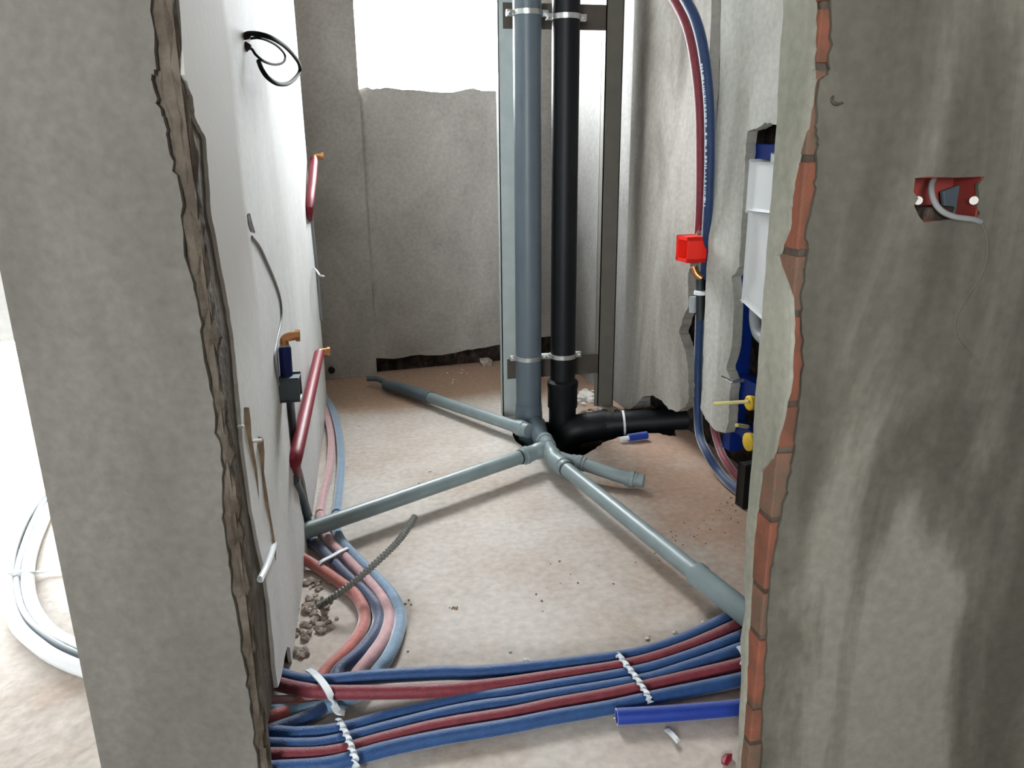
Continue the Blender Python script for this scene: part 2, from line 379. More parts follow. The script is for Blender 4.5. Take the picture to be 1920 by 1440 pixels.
# plaster on the bathroom side, with the pipe chase cut open to the floor
e = jag([LW.hit(p[0]+6, p[1]) for p in pier_R], 0.003, 5)
ch_l = [LW.hit(*p) for p in ((572, 985), (566, 960), (556, 905), (547, 862), (541, 800), (536, 745), (529, 652))]
ch_r = [LW.hit(*p) for p in ((541, 652), (546, 740), (551, 800), (558, 862), (566, 880), (572, 905), (578, 940), (590, 980))]
uend = LW.u_of(Vector((-0.158, 3.45, 0)))
nb = [LW.at(LW.u_of(e[-1])+.004, 0.10), LW.at(0.22, 0.085), LW.at(0.33, 0.075), LW.at(0.365, 0.05), LW.at(0.375, 0)]
loop = [LW.at(LW.u_of(e[0]), CEIL)] + e + jag(nb, .004, 3)
loop += jag([LW.at(LW.u_of(ch_l[0]), 0)] + ch_l, .003, 3) + jag(ch_r, .003, 3) + [LW.at(LW.u_of(ch_r[-1]), 0), LW.at(uend, 0), LW.at(uend, CEIL)]
link('side_plaster', panel(LW, [loop], 0.008), M['wall_l'], wl)
# masonry core, set back behind both plasters
core = bmesh.new()
def quad_prism(bm, pts, z0, z1):
    a = [bm.verts.new((p[0], p[1], z0)) for p in pts]; b = [bm.verts.new((p[0], p[1], z1)) for p in pts]; n = len(pts)
    for i in range(n): bm.faces.new((a[i], a[(i+1) % n], b[(i+1) % n], b[i]))
    bm.faces.new(a[::-1]); bm.faces.new(b)
def lwp(u, off): p = LW.at(u, 0, off); return (p.x, p.y)
cB = [lwp(0.38, 0.007), lwp(uend-.01, 0.007), lwp(uend-.01, 0.27), (-0.46, 1.62)]
quad_prism(core, [lwp(-0.004, 0.006), lwp(0.38, 0.007), lwp(0.38, 0.27), (-0.478, 1.250), (-0.49, 1.2475)], 0.10, CEIL)
quad_prism(core, cB, 0.0, CEIL)
quad_prism(core, [lwp(-0.004, 0.006), lwp(0.06, 0.007), lwp(0.06, 0.27), (-0.478, 1.250)], 0.0, 0.10)
bmesh.ops.subdivide_edges(core, edges=[q for q in core.edges if q.calc_length() > .6], cuts=24, use_grid_fill=True)
for v in core.verts: v.co += Vector((random.uniform(-.002, .002), random.uniform(-.002, .002), 0))
link('masonry_core', core, M['rough'], wl)
bm = bmesh.new(); n_ = 110
tube_bm(bm, [Vector((*lwp(.010+random.uniform(-.003, .003), .0175+random.uniform(-.003, .003)), CEIL*i/n_)) for i in range(n_+1)], [.0165+random.uniform(-.0025, .0035) for _ in range(n_+1)], 9)
for v in bm.verts: v.co += Vector([random.uniform(-.0018, .0018) for _ in range(3)])
link('crumbled_arris', bm, M['rough'], wl)
link('left_room_plaster', box((-0.505, 1.26, 0.0), (-0.478, 3.40, CEIL)), M['pier'], wl)
# niche behind the far end of the partition, and the left room's back wall
bm = bmesh.new(); box_bm(bm, (-0.95, 2.88, 0), (-0.43, 3.42, CEIL)); box_bm(bm, (-1.1, 3.4, 0), (-0.95, 4.3, CEIL))
struct('wall_niche', bm, M['wall_b'])
bm = bmesh.new(); op_top = on_y(20, 640, 2.69).z
box_bm(bm, (-3.2, 2.69, op_top), (-0.44, 2.88, CEIL)); box_bm(bm, (-0.80, 2.69, 0), (-0.44, 2.88, op_top)); box_bm(bm, (-3.2, 2.69, 0), (-2.5, 2.88, op_top))
struct('wall_left_room', bm, M['wall'])
# hall walls around the camera
bm = bmesh.new()
box_bm(bm, (-3.2, -2.7, 0), (-3.0, 2.9, CEIL))
struct('wall_hall_left', bm, M['wall'])
bm = bmesh.new(); hx0, hx1, hz0, hz1 = -1.75, -0.85, 1.1, 2.1  # invented opening, never in view, added to light the piers and near floor
for lo, hi in (((-3.0, -2.7, 0), (hx0, -2.5, CEIL)), ((hx1, -2.7, 0), (2.6, -2.5, CEIL)), ((hx0, -2.7, 0), (hx1, -2.5, hz0)), ((hx0, -2.7, hz1), (hx1, -2.5, CEIL))): box_bm(bm, lo, hi)
struct('wall_hall_back', bm, M['wall'])
struct('wall_hall_right', box((2.5, -2.7, 0), (2.8, 1.2, CEIL)), M['wall'])

# --- back wall: parapet under the window, piers either side
wb = empty('wall_back', (0.4, 4.05, 0), kind='structure')
ub = lambda px, py: BW.u_of(BW.hit(px, py))
top = jag([BW.hit(*p) for p in ((673, 166), (690, 162), (702, 166), (722, 163), (756, 167), (790, 168), (850, 172), (892, 164), (906, 169), (940, 170), (962, 170))], 0.003, 3)
bot = jag([BW.hit(*p) for p in ((962, 647), (945, 648), (900, 656), (870, 661), (830, 669), (790, 668), (740, 676), (690, 674), (673, 676))], 0.004, 3)
u0, u1 = ub(673, 166), ub(962, 170)
uR = BW.u_of(on_x(1036, 400, 1.06)); uR = ub(1037, 400) + 0.02
zs = BW.hit(800, 168).z
link('parapet_plaster', panel(BW, [top + bot ], 0.03, 0.035), M['wall_b'], wb)
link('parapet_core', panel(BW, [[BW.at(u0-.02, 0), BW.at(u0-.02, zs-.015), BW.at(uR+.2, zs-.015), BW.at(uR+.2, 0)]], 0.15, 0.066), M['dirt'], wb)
link('left_pier', panel(BW, [[BW.at(-1.1, 0), BW.at(-1.1, CEIL), BW.at(u0, CEIL), BW.at(u0, 0)]], 0.21), M['wall_b'], wb)
link('right_pier', panel(BW, [[BW.at(u1, 0.12), BW.at(u1, CEIL), BW.at(uR+.2, CEIL), BW.at(uR+.2, 0.12)]], 0.18, 0.036), M['wall_b'], wb)
link('lintel', panel(BW, [[BW.at(u0, 2.45), BW.at(u0, CEIL), BW.at(u1, CEIL), BW.at(u1, 2.45)]], 0.2, 0.01), M['wall_b'], wb)

# --- right wall: backing masonry, and plaster sheets left between the chases
wr = empty('wall_right', (1.25, 2.5, 0), kind='structure')
ur = lambda px, py: RW.u_of(RW.hit(px, py))
urn, urf = RW.u_of(Vector((1.3, 1.1, 0))), RW.u_of(Vector((1.05, 4.1, 0)))
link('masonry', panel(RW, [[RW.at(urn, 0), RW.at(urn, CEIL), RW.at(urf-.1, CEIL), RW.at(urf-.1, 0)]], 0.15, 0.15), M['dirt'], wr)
# far sheet behind the stud frame, then the thicker sheet up to the pipe chase
uf = ur(1166, 700)
link('far_plaster', panel(RW, [[RW.at(uf+.02, 0.0), RW.at(uf+.02, CEIL), RW.at(urf-.02, CEIL), RW.at(urf-.02, 0)]], 0.12, 0.014), M['wall_far'], wr)
A = jag([RW.hit(*p) for p in ((1166, 764), (1180, 768), (1194, 756), (1206, 744), (1226, 742), (1240, 750), (1254, 768), (1268, 772), (1285, 764), (1292, 745), (1290, 690), (1284, 655), (1273, 625), (1279, 600), (1291, 575), (1290, 520), (1294, 495), (1300, 455), (1311, 425), (1316, 330), (1324, 220), (1330, 100), (1334, 0))], 0.004, 5)
link('middle_plaster', panel(RW, [A + [RW.at(RW.u_of(A[-1])+.012, CEIL), RW.at(uf, CEIL)]], 0.04), M['wall_r'], wr)
Bl = [RW.hit(*p) for p in ((1352, 0), (1350, 110), (1346, 200), (1338, 310), (1331, 410), (1324, 520), (1319, 640), (1317, 720), (1313, 765), (1322, 785), (1340, 806), (1360, 812))]
Br = [RW.hit(*p) for p in ((1366, 790), (1368, 740), (1371, 715), (1362, 690), (1372, 650), (1376, 560), (1372, 520), (1386, 500), (1389, 440), (1396, 340), (1398, 270), (1402, 246), (1420, 240), (1436, 230), (1456, 234))]
Bl = jag(Bl, .003, 5); Br = jag(Br, .003, 5)
ntop = RW.hit(1430, 236)
un = ur(1402, 246)
near = [RW.at(urn, ntop.z), RW.at(urn, CEIL), RW.at(RW.u_of(Bl[0])-.0, CEIL)]
link('near_plaster', panel(RW, [Bl + Br + near], 0.035), M['wall_p'], wr)
link('near_return', panel(RW, [[RW.at(urn, 0), RW.at(urn, ntop.z), RW.at(un+.62 if urn > un else un-.62, ntop.z), RW.at(un+.62 if urn > un else un-.62, 0)]], 0.149), M['wall_r'], wr)

# --- wall end at the right: plaster front, plaster reveal, bricks bared along the arris
ys = [-40, 0, 60, 130, 150, 230, 260, 300, 370, 430, 480, 560, 640, 720, 800, 860, 885, 960, 1040, 1120, 1200, 1300, 1440]
xl = [1534, 1530, 1530, 1527, 1530, 1518, 1510, 1500, 1488, 1484, 1462, 1488, 1490, 1485, 1468, 1452, 1432, 1422, 1415, 1410, 1405, 1402, 1390]
xr = [1560, 1556, 1556, 1555, 1535, 1530, 1533, 1530, 1525, 1510, 1512, 1500, 1505, 1500, 1492, 1485, 1483, 1465, 1450, 1440, 1435, 1430, 1425]
wf = empty('wall_front', (1.6, 1.05, 0), kind='structure')
e = jag([FWP.hit(x+3, y) for x, y in zip(xr, ys)], 0.0025, 5)
jb = [(1716, 334), (1740, 331), (1790, 333), (1846, 331), (1834, 348), (1836, 372), (1832, 390), (1838, 400), (1828, 412), (1785, 411), (1732, 417), (1722, 404), (1714, 385), (1722, 372), (1713, 360)]
jh = [FWP.hit(*p) for p in jb]
loop = [FWP.at(FWP.u_of(e[0]), CEIL)] + e + [FWP.at(FWP.u_of(e[-1])-.01, 0), FWP.at(1.98, 0), FWP.at(1.98, CEIL)]
link('front_plaster', panel(FWP, [loop, jh], 0.007), M['pier_right'], wf)
# reveal plaster: near edge follows the bricks, far edge crumbled
nE = jag([FRV.hit(x-6, y) for x, y in zip(xl, ys)], 0.002, 5)
fy = [(1470, -40), (1466, 60), (1460, 150), (1456, 235), (1449, 330), (1440, 440), (1432, 540), (1424, 640), (1416, 740), (1412, 840), (1404, 930), (1398, 1000), (1394, 1090), (1398, 1140), (1388, 1200), (1390, 1260), (1386, 1330), (1384, 1440)]
fE = jag([FRV.hit(*p) for p in fy], 0.002, 3)
fE = [Vector((0.616, max(p.y, 1.03), p.z)) for p in fE]
nE2 = [Vector((0.616, min(p.y, 1.06), p.z)) for p in nE]
loop = [Vector((0.616, nE2[0].y, CEIL))] + nE2 + [Vector((0.616, nE2[-1].y, 0.0)), Vector((0.616, fE[-1].y, 0.0))] + fE[::-1] + [Vector((0.616, fE[0].y, CEIL))]
link('reveal_plaster', panel(FRV, [loop], 0.006), M['reveal'], wf)
# core with a pocket for the socket box
ju = [FWP.u_of(p) for p in jh]
u0_, u1_, z0, z1 = min(ju)-.004, max(ju)+.004, min(p.z for p in jh)-.004, max(p.z for p in jh)+.004
hl_ = [FWP.at(u0_, z0), FWP.at(u1_, z0), FWP.at(u1_, z1), FWP.at(u0_, z1)]
ol_ = [FWP.at(.12, 0), FWP.at(2.0, 0), FWP.at(2.0, CEIL), FWP.at(.12, CEIL)]
bm = panel(FWP, [ol_, hl_], .0625, .0075); panel_bm(bm, FWP, [ol_], .01, .0705)
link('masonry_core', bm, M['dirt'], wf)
def pocket(bm):
    for v in bm.verts: v.co = FWP.at(v.co.x, v.co.z, v.co.y)
    return bm
z = 0.0; i = 0
while z < CEIL-.02:
    h = [0.118, 0.075, 0.14, 0.088, 0.13][i % 5]; h = min(h, CEIL-z)
    yf = min(1.076, [p.y for p in sorted(fE, key=lambda p: abs(p.z-z-h/2))][0]+.001)
    link('brick', box((0.6195+random.uniform(0, .002), 1.0035+random.uniform(0, .002), z+.004), (0.738, yf, z+h-.005), 0.003), M['brick' if i % 5 in (1, 2, 4) else 'brick2'], wf)
    z += h; i += 1
fs = sorted(fE, key=lambda p: p.z)
link('mortar_bed', panel(FRV, [[Vector((.616, 1.008, 0)), Vector((.616, min(1.07, fs[0].y-.002), 0))] + [Vector((.616, min(1.07, p.y-.002), p.z)) for p in fs] + [Vector((.616, 1.06, CEIL)), Vector((.616, 1.008, CEIL))]], 0.112, 0.008), M['rough'], wf)

# ================================================================== THINGS
PEX = 0.0152
def px3(lst, z):
    """measured run of a pipe lying at height z (a third number overrides z)"""
    return [G(p[0], p[1], p[2] if len(p) > 2 else z) for p in lst]
def pipe_thing(name, pts, r, m, label, cat, group=None, **k):
    return tag(link(name, tube(pts, r, **k), m, smooth=True), label, cat, group)

# --- stud frame standing in the corner, rails across it, pipe clamps on the rails
FY = 3.125
sf = empty('stud_frame', (0.85, FY, 0), 'galvanised metal stud frame with two cross rails standing behind the two tall pipes', 'frame')
def channel(x0, x1, y0, d, z0, z1, t=0.004):
    bm = bmesh.new(); box_bm(bm, (x0, y0, z0), (x1, y0+t, z1)); box_bm(bm, (x0, y0, z0), (x0+t, y0+d, z1)); box_bm(bm, (x1-t, y0, z0), (x1, y0+d, z1))
    box_bm(bm, (x0, y0+d-t, z0), (x0+.012, y0+d, z1)); box_bm(bm, (x1-.012, y0+d-t, z0), (x1, y0+d, z1)); return bm
sx = [on_y(p, 400, FY).x for p in (938, 969, 1127, 1158)]
s1 = link('stud', channel(sx[0], sx[1], FY, 0.05, 0, CEIL), M['galv'], sf); s1['label'] = 'pale left stud'
s2 = link('stud', channel(sx[2], sx[3], FY-.01, 0.05, 0, CEIL), M['galv_dark'], sf); s2['label'] = 'dull right stud'
hb = bmesh.new()
for q in range(4): tube_bm(hb, [Vector((sx[1]-.006, FY-.001, 0.205+q*.02)), Vector((sx[1]-.006, FY-.004, 0.205+q*.02))], 0.004, 8)
link('screw', hb, M['black'], s1, smooth=True)
zr = [(on_y(1100, 700, FY).z, on_y(1100, 664, FY).z), (on_y(1110, 57, FY).z, on_y(1110, 9, FY).z)]
for za, zb in zr:
    link('rail', box((sx[0]+.02, FY-.006, za), (sx[3]-.01, FY-.002, zb), 0.001), M['rail'], sf)
GP = on_y(990, 400, 2.985); BP = on_y(1058, 400, 2.97)
gx, gy, bx, by = GP.x, 2.985, BP.x, 2.97
RG, RB = 0.0525, 0.0510
def clamp(x, y, r, z, back):
    bm = bmesh.new(); ring_bm(bm, Vector((x, y, z)), Vector((0, 0, 1)), r, 0.018, 0.004)
    c = link('clamp', bm, M['nickel'], sf, smooth=True); c['label'] = 'bright steel pipe clamp'
    for sgn in (-1, 1):
        b2 = bmesh.new()
        box_bm(b2, (x+sgn*(r+.013)-.012, y-.010, z-.011), (x+sgn*(r+.013)+.012, y+.010, z+.011), .003)
        tube_bm(b2, [Vector((x+sgn*(r+.015), y-.025, z)), Vector((x+sgn*(r+.015), y+.022, z))], 0.005, 8)
        link('clamp_bolt', b2, M['nickel'], c, smooth=True)
    link('threaded_rod', tube([(x, y+r, z), (x, FY, z)], 0.006, 8, 0), M['nickel'], c, smooth=True)
clamp(gx, gy, RG, on_y(990, 676, gy-RG).z, 0); clamp(bx, by, RB, on_y(1055, 672, by-RB).z, 0)
clamp(gx, gy, RG, on_y(990, 20, gy-RG).z, 0); clamp(bx, by, RB, on_y(1062, 28, by-RB).z, 0)

# --- grey riser with its low branch
gr = empty('drain_riser', (gx, gy, -0.2), 'thick grey plastic waste pipe rising out of the floor hole, left of the black one', 'pipe')
link('pipe', stepped((gx, gy, 0.13), (gx, gy, CEIL), [(0, RG), (CEIL-.13, RG)], 32), M['grey_pipe'], gr, smooth=True)
link('socket', stepped((gx, gy, -0.20), (gx, gy, .16), [(0, .056), (.23, .056), (.2301, .0565), (.24, .057), (.262, .057), (.27, .0555), (.30, .0545), (.3001, RG), (.33, RG)], 32), M['grey_pipe'], gr, smooth=True)
p0 = Vector((gx, gy, .005)); JT = G(1028, 838, 0.075)
link('branch', tube([p0, p0+Vector((.02, -.055, .015)), (p0*0.35+JT*0.65), JT], [.040, .040, .032, .030], 18, 0), M['grey_pipe'], gr, smooth=True)
# --- black riser bending into the wall
br = empty('soil_pipe', (bx, by, -0.2), 'black plastic soil pipe rising beside the grey one and branching low into the right wall', 'pipe')
link('pipe', stepped((bx, by, 0.17), (bx, by, CEIL), [(0, RB), (CEIL-.17, RB)], 32), M['black_pipe'], br, smooth=True)
link('socket', stepped((bx, by, -0.20), (bx, by, .2), [(0, .057), (.28, .057), (.2801, .062), (.36, .062), (.372, .0645), (.39, .0645), (.40, RB), (.401, RB)], 32), M['black_pipe'], br, smooth=True)
hA, hB = Vector((bx, by-.01, 0.012)), G(1262, 785, 0.06)
hB = Vector((1.30, 2.86, 0.062))
hD = (hB-hA).normalized()
link('branch', tube([Vector((bx-.01, by-.02, -.10)), Vector((bx+.03, by-.045, -.02)), Vector((bx+.10, by-.055, -.002)), Vector((bx+.17, by-.06, .006))], .062, 24, 8), M['black_pipe'], br, smooth=True)
link('toilet_connector', stepped(Vector((bx+.15, by-.059, .005)), Vector((1.32, 2.83, .03)), [(0, .059), (.05, .059), (.0501, .0525), (.5, .0525)], 28), M['black_pipe'], br, smooth=True)
tc = G(1147, 792, 0.09)
bm = bmesh.new(); cc = Vector((bx+.15, by-.059, .005)); dd = (Vector((1.32, 2.83, .03))-cc).normalized()
ring_bm(bm, cc+dd*0.095, dd, .0525, 0.009, 0.003)
tag(link('cable_tie', bm, M['tie'], smooth=True), 'white nylon tie strapped round the black pipe by the right stud', 'cable tie')

# --- small drains meeting at the tee in front of the risers
DR = 0.0245
def drain(name, a, b, prof, label, extra=None, hollow=None):
    t = empty(name, (a.x, a.y, 0), label, 'pipe', 'grey drain pipes on the floor')
    link('pipe', stepped(a, b, prof, 22, hollow), M['drain'], t, smooth=True); return t
def seal(par, a, b, t, r):
    d = (b-a).normalized(); bm = bmesh.new(); ring_bm(bm, a+d*t, d, r, 0.006, 0.0015); link('seal_ring', bm, M['seal'], par, smooth=True)
def sock(par, a, b, t0, t1, r=DR, name='coupling'):
    d = (b-a).normalized(); L = t1-t0
    return link(name, stepped(a+d*t0, b, [(0, r+.0005), (.0001, r+.0045), (L*.35, r+.0045), (L*.4, r+.008), (L*.75, r+.008), (L*.8, r+.004), (L, r+.004), (L+.0001, r+.0005)], 22), M['drain'], par, smooth=True)
# tee, its own thing
tee = empty('pipe_tee', (JT.x, JT.y, 0.04), 'grey plastic tee fitting joining the small drains in front of the black pipe', 'pipe fitting')
d2a, d2b = G(1008, 846, .072), G(548, 1004, .066)
d3a, d3b = G(1040, 862, .074), G(1408, 1158, .066)
d3b = d3b + (d3b-d3a).normalized()*.36
d4a = G(1062, 862, .066)
link('body', stepped(JT+(JT-d3a).normalized()*.055, d3a, [(0, .020), (.004, .027), (.02, .030), (.06, .030), (.0601, .0265), (.13, .0265), (.131, .031), (.16, .031), (.165, .028), (.185, .028)], 22), M['drain'], tee, smooth=True)
link('side_socket', stepped(JT+(d3a-JT).normalized()*.01, d2a, [(0, .025), (.03, .026), (.0301, .0305), (.055, .0305), (.06, .028), (.075, .028)], 22), M['drain'], tee, smooth=True)
link('end_cap', stepped(JT+(JT-d3a).normalized()*.05, JT+(JT-d3a).normalized()*.12, [(0, .031), (.02, .031), (.03, .022), (.032, .004)], 22), M['drain'], tee, smooth=True)
# to the left wall
d = drain('drain_pipe', d2a, d2b, [(0, DR), ((d2b-d2a).length, DR)], 'long grey drain pipe running from the tee to the left wall')
sock(d, d2a, d2b, .03, .08); seal(d, d2a, d2b, .085, DR)
# toward the right wall end
d = drain('drain_pipe', d3a, d3b, [(0, DR), ((d3b-d3a).length, DR)], 'grey drain pipe running from the tee to the right wall end, over the sleeved pipes')
sock(d, d3a, d3b, .0, .085); seal(d, d3a, d3b, .09, DR)
tt = (G(1306, 1074, .068)-d3a).length
dd3 = (d3b-d3a).normalized()
link('thick_coupling', stepped(d3a+dd3*tt, d3b, [(0, DR), (.0001, .029), (.004, .0325), (.018, .0325), (.022, .0295), ((d3b-d3a).length-tt, .0295)], 22), M['drain'], d, smooth=True)
# short stub right
st = [d4a+Vector((-.03, .03, .004)), d4a, G(1098, 872, .058), G(1150, 889, .045), G(1178, 897, .038), G(1207, 902, .036)]
d = empty('drain_pipe', (st[-1].x, st[-1].y, 0), 'short open-ended grey drain stub pointing right from the tee', 'pipe', 'grey drain pipes on the floor')
link('pipe', tube(st, .0225, 20, 6, hollow=.04), M['drain'], d, smooth=True)
sock(d, st[1], st[2], .02, .07, .0215)
sock(d, st[4], st[5], -.01, .03, .0215)
bm = bmesh.new(); e1 = (st[-1]-st[-2]).normalized(); tube_bm(bm, [st[-1]-e1*.036, st[-1]-e1*.032], .0185, 18); link('bore', bm, M['black'], d)
# back-left run with a reduced bent end
b0, b1, b2 = G(992, 808, .055), G(775, 735, .040), G(742, 726, .036)
d = empty('drain_pipe', (b1.x, b1.y, 0), 'grey drain pipe running back left from the grey riser to a thin bent end', 'pipe', 'grey drain pipes on the floor')
link('pipe', stepped(b0, b1, [(0, DR), ((b1-b0).length, DR)], 22), M['drain'], d, smooth=True)
sock(d, b0, b1, .0, .075)
link('elbow', tube([b1+(b0-b1).normalized()*.13, b1+(b0-b1).normalized()*.08, b1, b2, G(722, 722, .034)], [.0285, .029, .0285, .0275, .024], 20, 5), M['grey_pipe'], d, smooth=True)
link('thin_end', tube([G(730, 723, .034), G(716, 714, .042), G(706, 710, .045), G(688, 710, .045)], .0135, 14, 5, hollow=.02), M['grey_pipe'], d, smooth=True)

# --- sleeved water pipes crossing the doorway
run = {}
Z1 = 0.046
runs = [
 ('blue', 'blue sleeved water pipe, farthest of the bundle crossing the doorway', [(430, 1240, .03), (513, 1261, .035), (560, 1275, Z1), (619, 1277, Z1), (688, 1270, Z1), (827, 1262, .036), (900, 1261, .028), (1039, 1248, .02), (1157, 1233, .018), (1212, 1222, .017), (1282, 1198, .017), (1362, 1160, .017), (1450, 1112, .017), (1560, 1050, .017)]),
 ('red', 'dark red sleeved water pipe, second from the back of the doorway bundle', [(430, 1262, .03), (515, 1281, .035), (567, 1293, Z1), (619, 1298, Z1), (723, 1298, Z1), (827, 1295, .036), (900, 1288, .028), (959, 1281, .022), (1039, 1269, .018), (1178, 1247, .017), (1282, 1216, .017), (1379, 1174, .017), (1460, 1134, .017), (1580, 1066, .017)]),
 ('blue', 'blue sleeved water pipe, third from the back of the doorway bundle', [(430, 1372), (518, 1375), (560, 1377), (636, 1369), (723, 1345), (792, 1330), (879, 1312), (959, 1301), (1039, 1288), (1188, 1262), (1282, 1235), (1386, 1195), (1470, 1156), (1600, 1090)]),
 ('blue', 'blue sleeved water pipe, fourth from the back of the doorway bundle', [(430, 1396), (521, 1398), (560, 1399), (619, 1394), (723, 1367), (827, 1341), (900, 1327), (959, 1319), (1039, 1305), (1199, 1278), (1282, 1254), (1386, 1218), (1480, 1180), (1610, 1120)]),
 ('red', 'dark red sleeved water pipe, second from the front of the doorway bundle', [(430, 1416), (521, 1417), (619, 1413), (723, 1386), (827, 1361), (959, 1339), (1039, 1322), (1143, 1303), (1247, 1280), (1383, 1248), (1480, 1222), (1610, 1180)]),
 ('blue', 'blue sleeved water pipe, nearest of the long doorway bundle', [(430, 1446), (525, 1441), (619, 1433), (723, 1405), (827, 1383), (959, 1361), (1039, 1345), (1143, 1327), (1247, 1304), (1386, 1275), (1480, 1250), (1610, 1210)]),
]
for m, lab, pts in runs:
    pipe_thing('water_pipe', px3(pts, .0165), PEX, M[m], lab, 'pipe', 'sleeved pipes across the doorway')
t = pipe_thing('water_pipe', px3([(1640, 1296), (1500, 1312), (1386, 1327), (1270, 1337), (1156, 1344)], .018), .017, M['blue_bright'], 'short bright blue sleeved pipe end lying in front of the bundle at right', 'pipe', hollow=.03)
# --- bundle curving out from the left wall
cur = [
 ('red_tile', 'faded red sleeved pipe, innermost of the four curving at left', [(530, 1018, .05), (567, 1046, .03), (595, 1063), (636, 1091), (667, 1116), (683, 1148), (679, 1180), (654, 1216), (612, 1258, .015), (588, 1292, .013), (560, 1323, .015), (511, 1345), (430, 1370)]),
 ('blue_dark', 'dark blue sleeved pipe, second of the four curving at left', [(565, 1002, .02), (595, 1022), (619, 1048), (654, 1084), (687, 1114), (708, 1145), (706, 1180), (676, 1222), (635, 1258, .015), (626, 1290, .013), (605, 1328, .015), (560, 1352), (505, 1372, .018), (430, 1398, .04)]),
 ('pink', 'light-bleached pink sleeved pipe, third of the four curving at left', [(601, 965), (606, 990), (620, 1018), (656, 1055), (690, 1090), (716, 1122), (730, 1155), (722, 1192), (697, 1230), (674, 1258, .015), (648, 1290, .013), (590, 1312, .015), (515, 1318), (430, 1322)]),
 ('blue_dusty', 'dusty light blue sleeved pipe, outermost of the four curving at left', [(632, 965), (630, 990), (640, 1015), (668, 1046), (704, 1082), (735, 1116), (751, 1155), (744, 1197), (726, 1234), (708, 1258, .015), (680, 1295, .013), (610, 1325, .015), (515, 1335, .016), (430, 1342)]),
]
for m, lab, pts in cur:
    pipe_thing('water_pipe', px3(pts, .0165), PEX, M[m], lab, 'pipe', 'sleeved pipes curving at the left wall')
pipe_thing('water_pipe', px3([(600, 742), (612, 775), (621, 820), (619, 870), (608, 920), (600, 962)], .0165), .0140, M['pink'], 'light-bleached pink sleeved pipe along the foot of the left wall, behind the long drain', 'pipe', 'sleeved pipes along the left wall foot')
pipe_thing('water_pipe', px3([(604, 738), (622, 765), (635, 810), (640, 865), (636, 920), (631, 962)], .0165), .0150, M['blue_dusty'], 'dusty light blue sleeved pipe along the left wall foot, behind the long drain', 'pipe', 'sleeved pipes along the left wall foot')

# --- ties on the bundles
def tie_over(pts, label, tail=None, twist=0.0, width=.007, group='white ties on the sleeved pipes'):
    """a flat strap laid over the pipes, ridged where it is twisted"""
    P = catmull([Vector(p) for p in pts], 10); bm = bmesh.new(); prev = None; n = len(P)
    for i, p in enumerate(P):
        d = (P[min(i+1, n-1)]-P[max(i-1, 0)]).normalized(); s = d.cross(Vector((0, 0, 1))).normalized(); up = s.cross(d)
        a = twist*i/n*math.tau; s2 = s*math.cos(a)+up*math.sin(a); u2 = s2.cross(d)
        ring = [bm.verts.new(p+s2*width*x+u2*.0018*y) for x, y in ((-1, -1), (1, -1), (1, 1), (-1, 1))]
        if prev:
            for k in range(4): bm.faces.new((prev[k], prev[(k+1) % 4], ring[(k+1) % 4], ring[k]))
        else: bm.faces.new(ring)
        prev = ring
    bm.faces.new(prev[::-1])
    return tag(link('cable_tie', bm, M['tie']), label, 'cable tie', group)
def T(*l): return [G(*p) for p in l]
tie_over(T((578, 1256, .030), (588, 1262, .060), (602, 1276, .066), (612, 1290, .066), (620, 1305, .058), (626, 1322, .036), (634, 1334, .030), (646, 1338, .024)), 'white tie round the two back pipes of the doorway bundle, at its left end')
tie_over(T((634, 1350, .020), (640, 1360, .036), (648, 1375, .038), (655, 1392, .038), (661, 1410, .038), (666, 1424, .038), (668, 1442, .026), (674, 1452, .012)), 'white twisted tie round the four front pipes of the doorway bundle, at left', twist=5)
tie_over(T((1156, 1226, .022), (1164, 1234, .038), (1178, 1252, .037), (1192, 1270, .037), (1204, 1288, .037), (1214, 1304, .037), (1220, 1318, .026)), 'white twisted tie round the doorway bundle, at its right end', twist=5)
tie_over(T((596, 1062, .026), (603, 1053, .036), (622, 1043, .037), (640, 1033, .037), (654, 1027, .028)), 'white tie round the curving pipes just in front of the long drain', width=.006)
bm = bmesh.new()
tie_over(T((1385, 1212, .045), (1392, 1222, .042), (1396, 1236, .036), (1392, 1246, .04)), 'white tie end beside the right wall end, on the bundle', width=.006)
tie_over(T((1250, 1368, .004), (1258, 1375, .008), (1266, 1384, .012), (1272, 1391, .008)), 'white cut tie tail on the floor in front of the short blue pipe end', width=.005)

# --- grey corrugated conduit arching over the curving pipes
cp = catmull([G(596, 1138, .02), G(615, 1126, .035), G(647, 1104, .062), G(675, 1082, .08), G(703, 1057, .10), G(732, 1030, .12), G(752, 1008, .135), G(766, 988, .145), G(778, 968, .155)], 22)
cr = [.0085+.0011*(1 if (i//2) % 2 else -1) for i in range(len(cp))]
cd = empty('corrugated_conduit', tuple(cp[0]), 'grey corrugated conduit end curving up over the pipes at left', 'conduit')
bm = bmesh.new(); tube_bm(bm, cp, cr, 12, hollow=.03); link('hose', bm, M['conduit'], cd, smooth=False)
bm = bmesh.new(); e1 = (cp[-1]-cp[-3]).normalized(); tube_bm(bm, [cp[-1]-e1*.026, cp[-1]-e1*.022], .0066, 12); link('bore', bm, M['black'], cd)

# --- left wall: sleeved stubs with brass elbows
def L_(px, py, o=-.02): return LW.hit(px, py, o)
def brass_elbow(par, at, axis, out, r=.012):
    link('elbow', tube([at-axis*.01, at+axis*.018, at+axis*.026+out*.012, at+axis*.028+out*.030], r, 14, 4, hollow=.012), M['brass'], par, smooth=True)
    bm = bmesh.new(); ring_bm(bm, at+axis*.028+out*.032, out, r*.9, .010, .005, 8); link('nut', bm, M['brass'], par)
    bm = bmesh.new(); ring_bm(bm, at, axis, r*.95, .010, .003, 16); link('crimp_ring', bm, M['nickel'], par, smooth=True)
out = LW.n
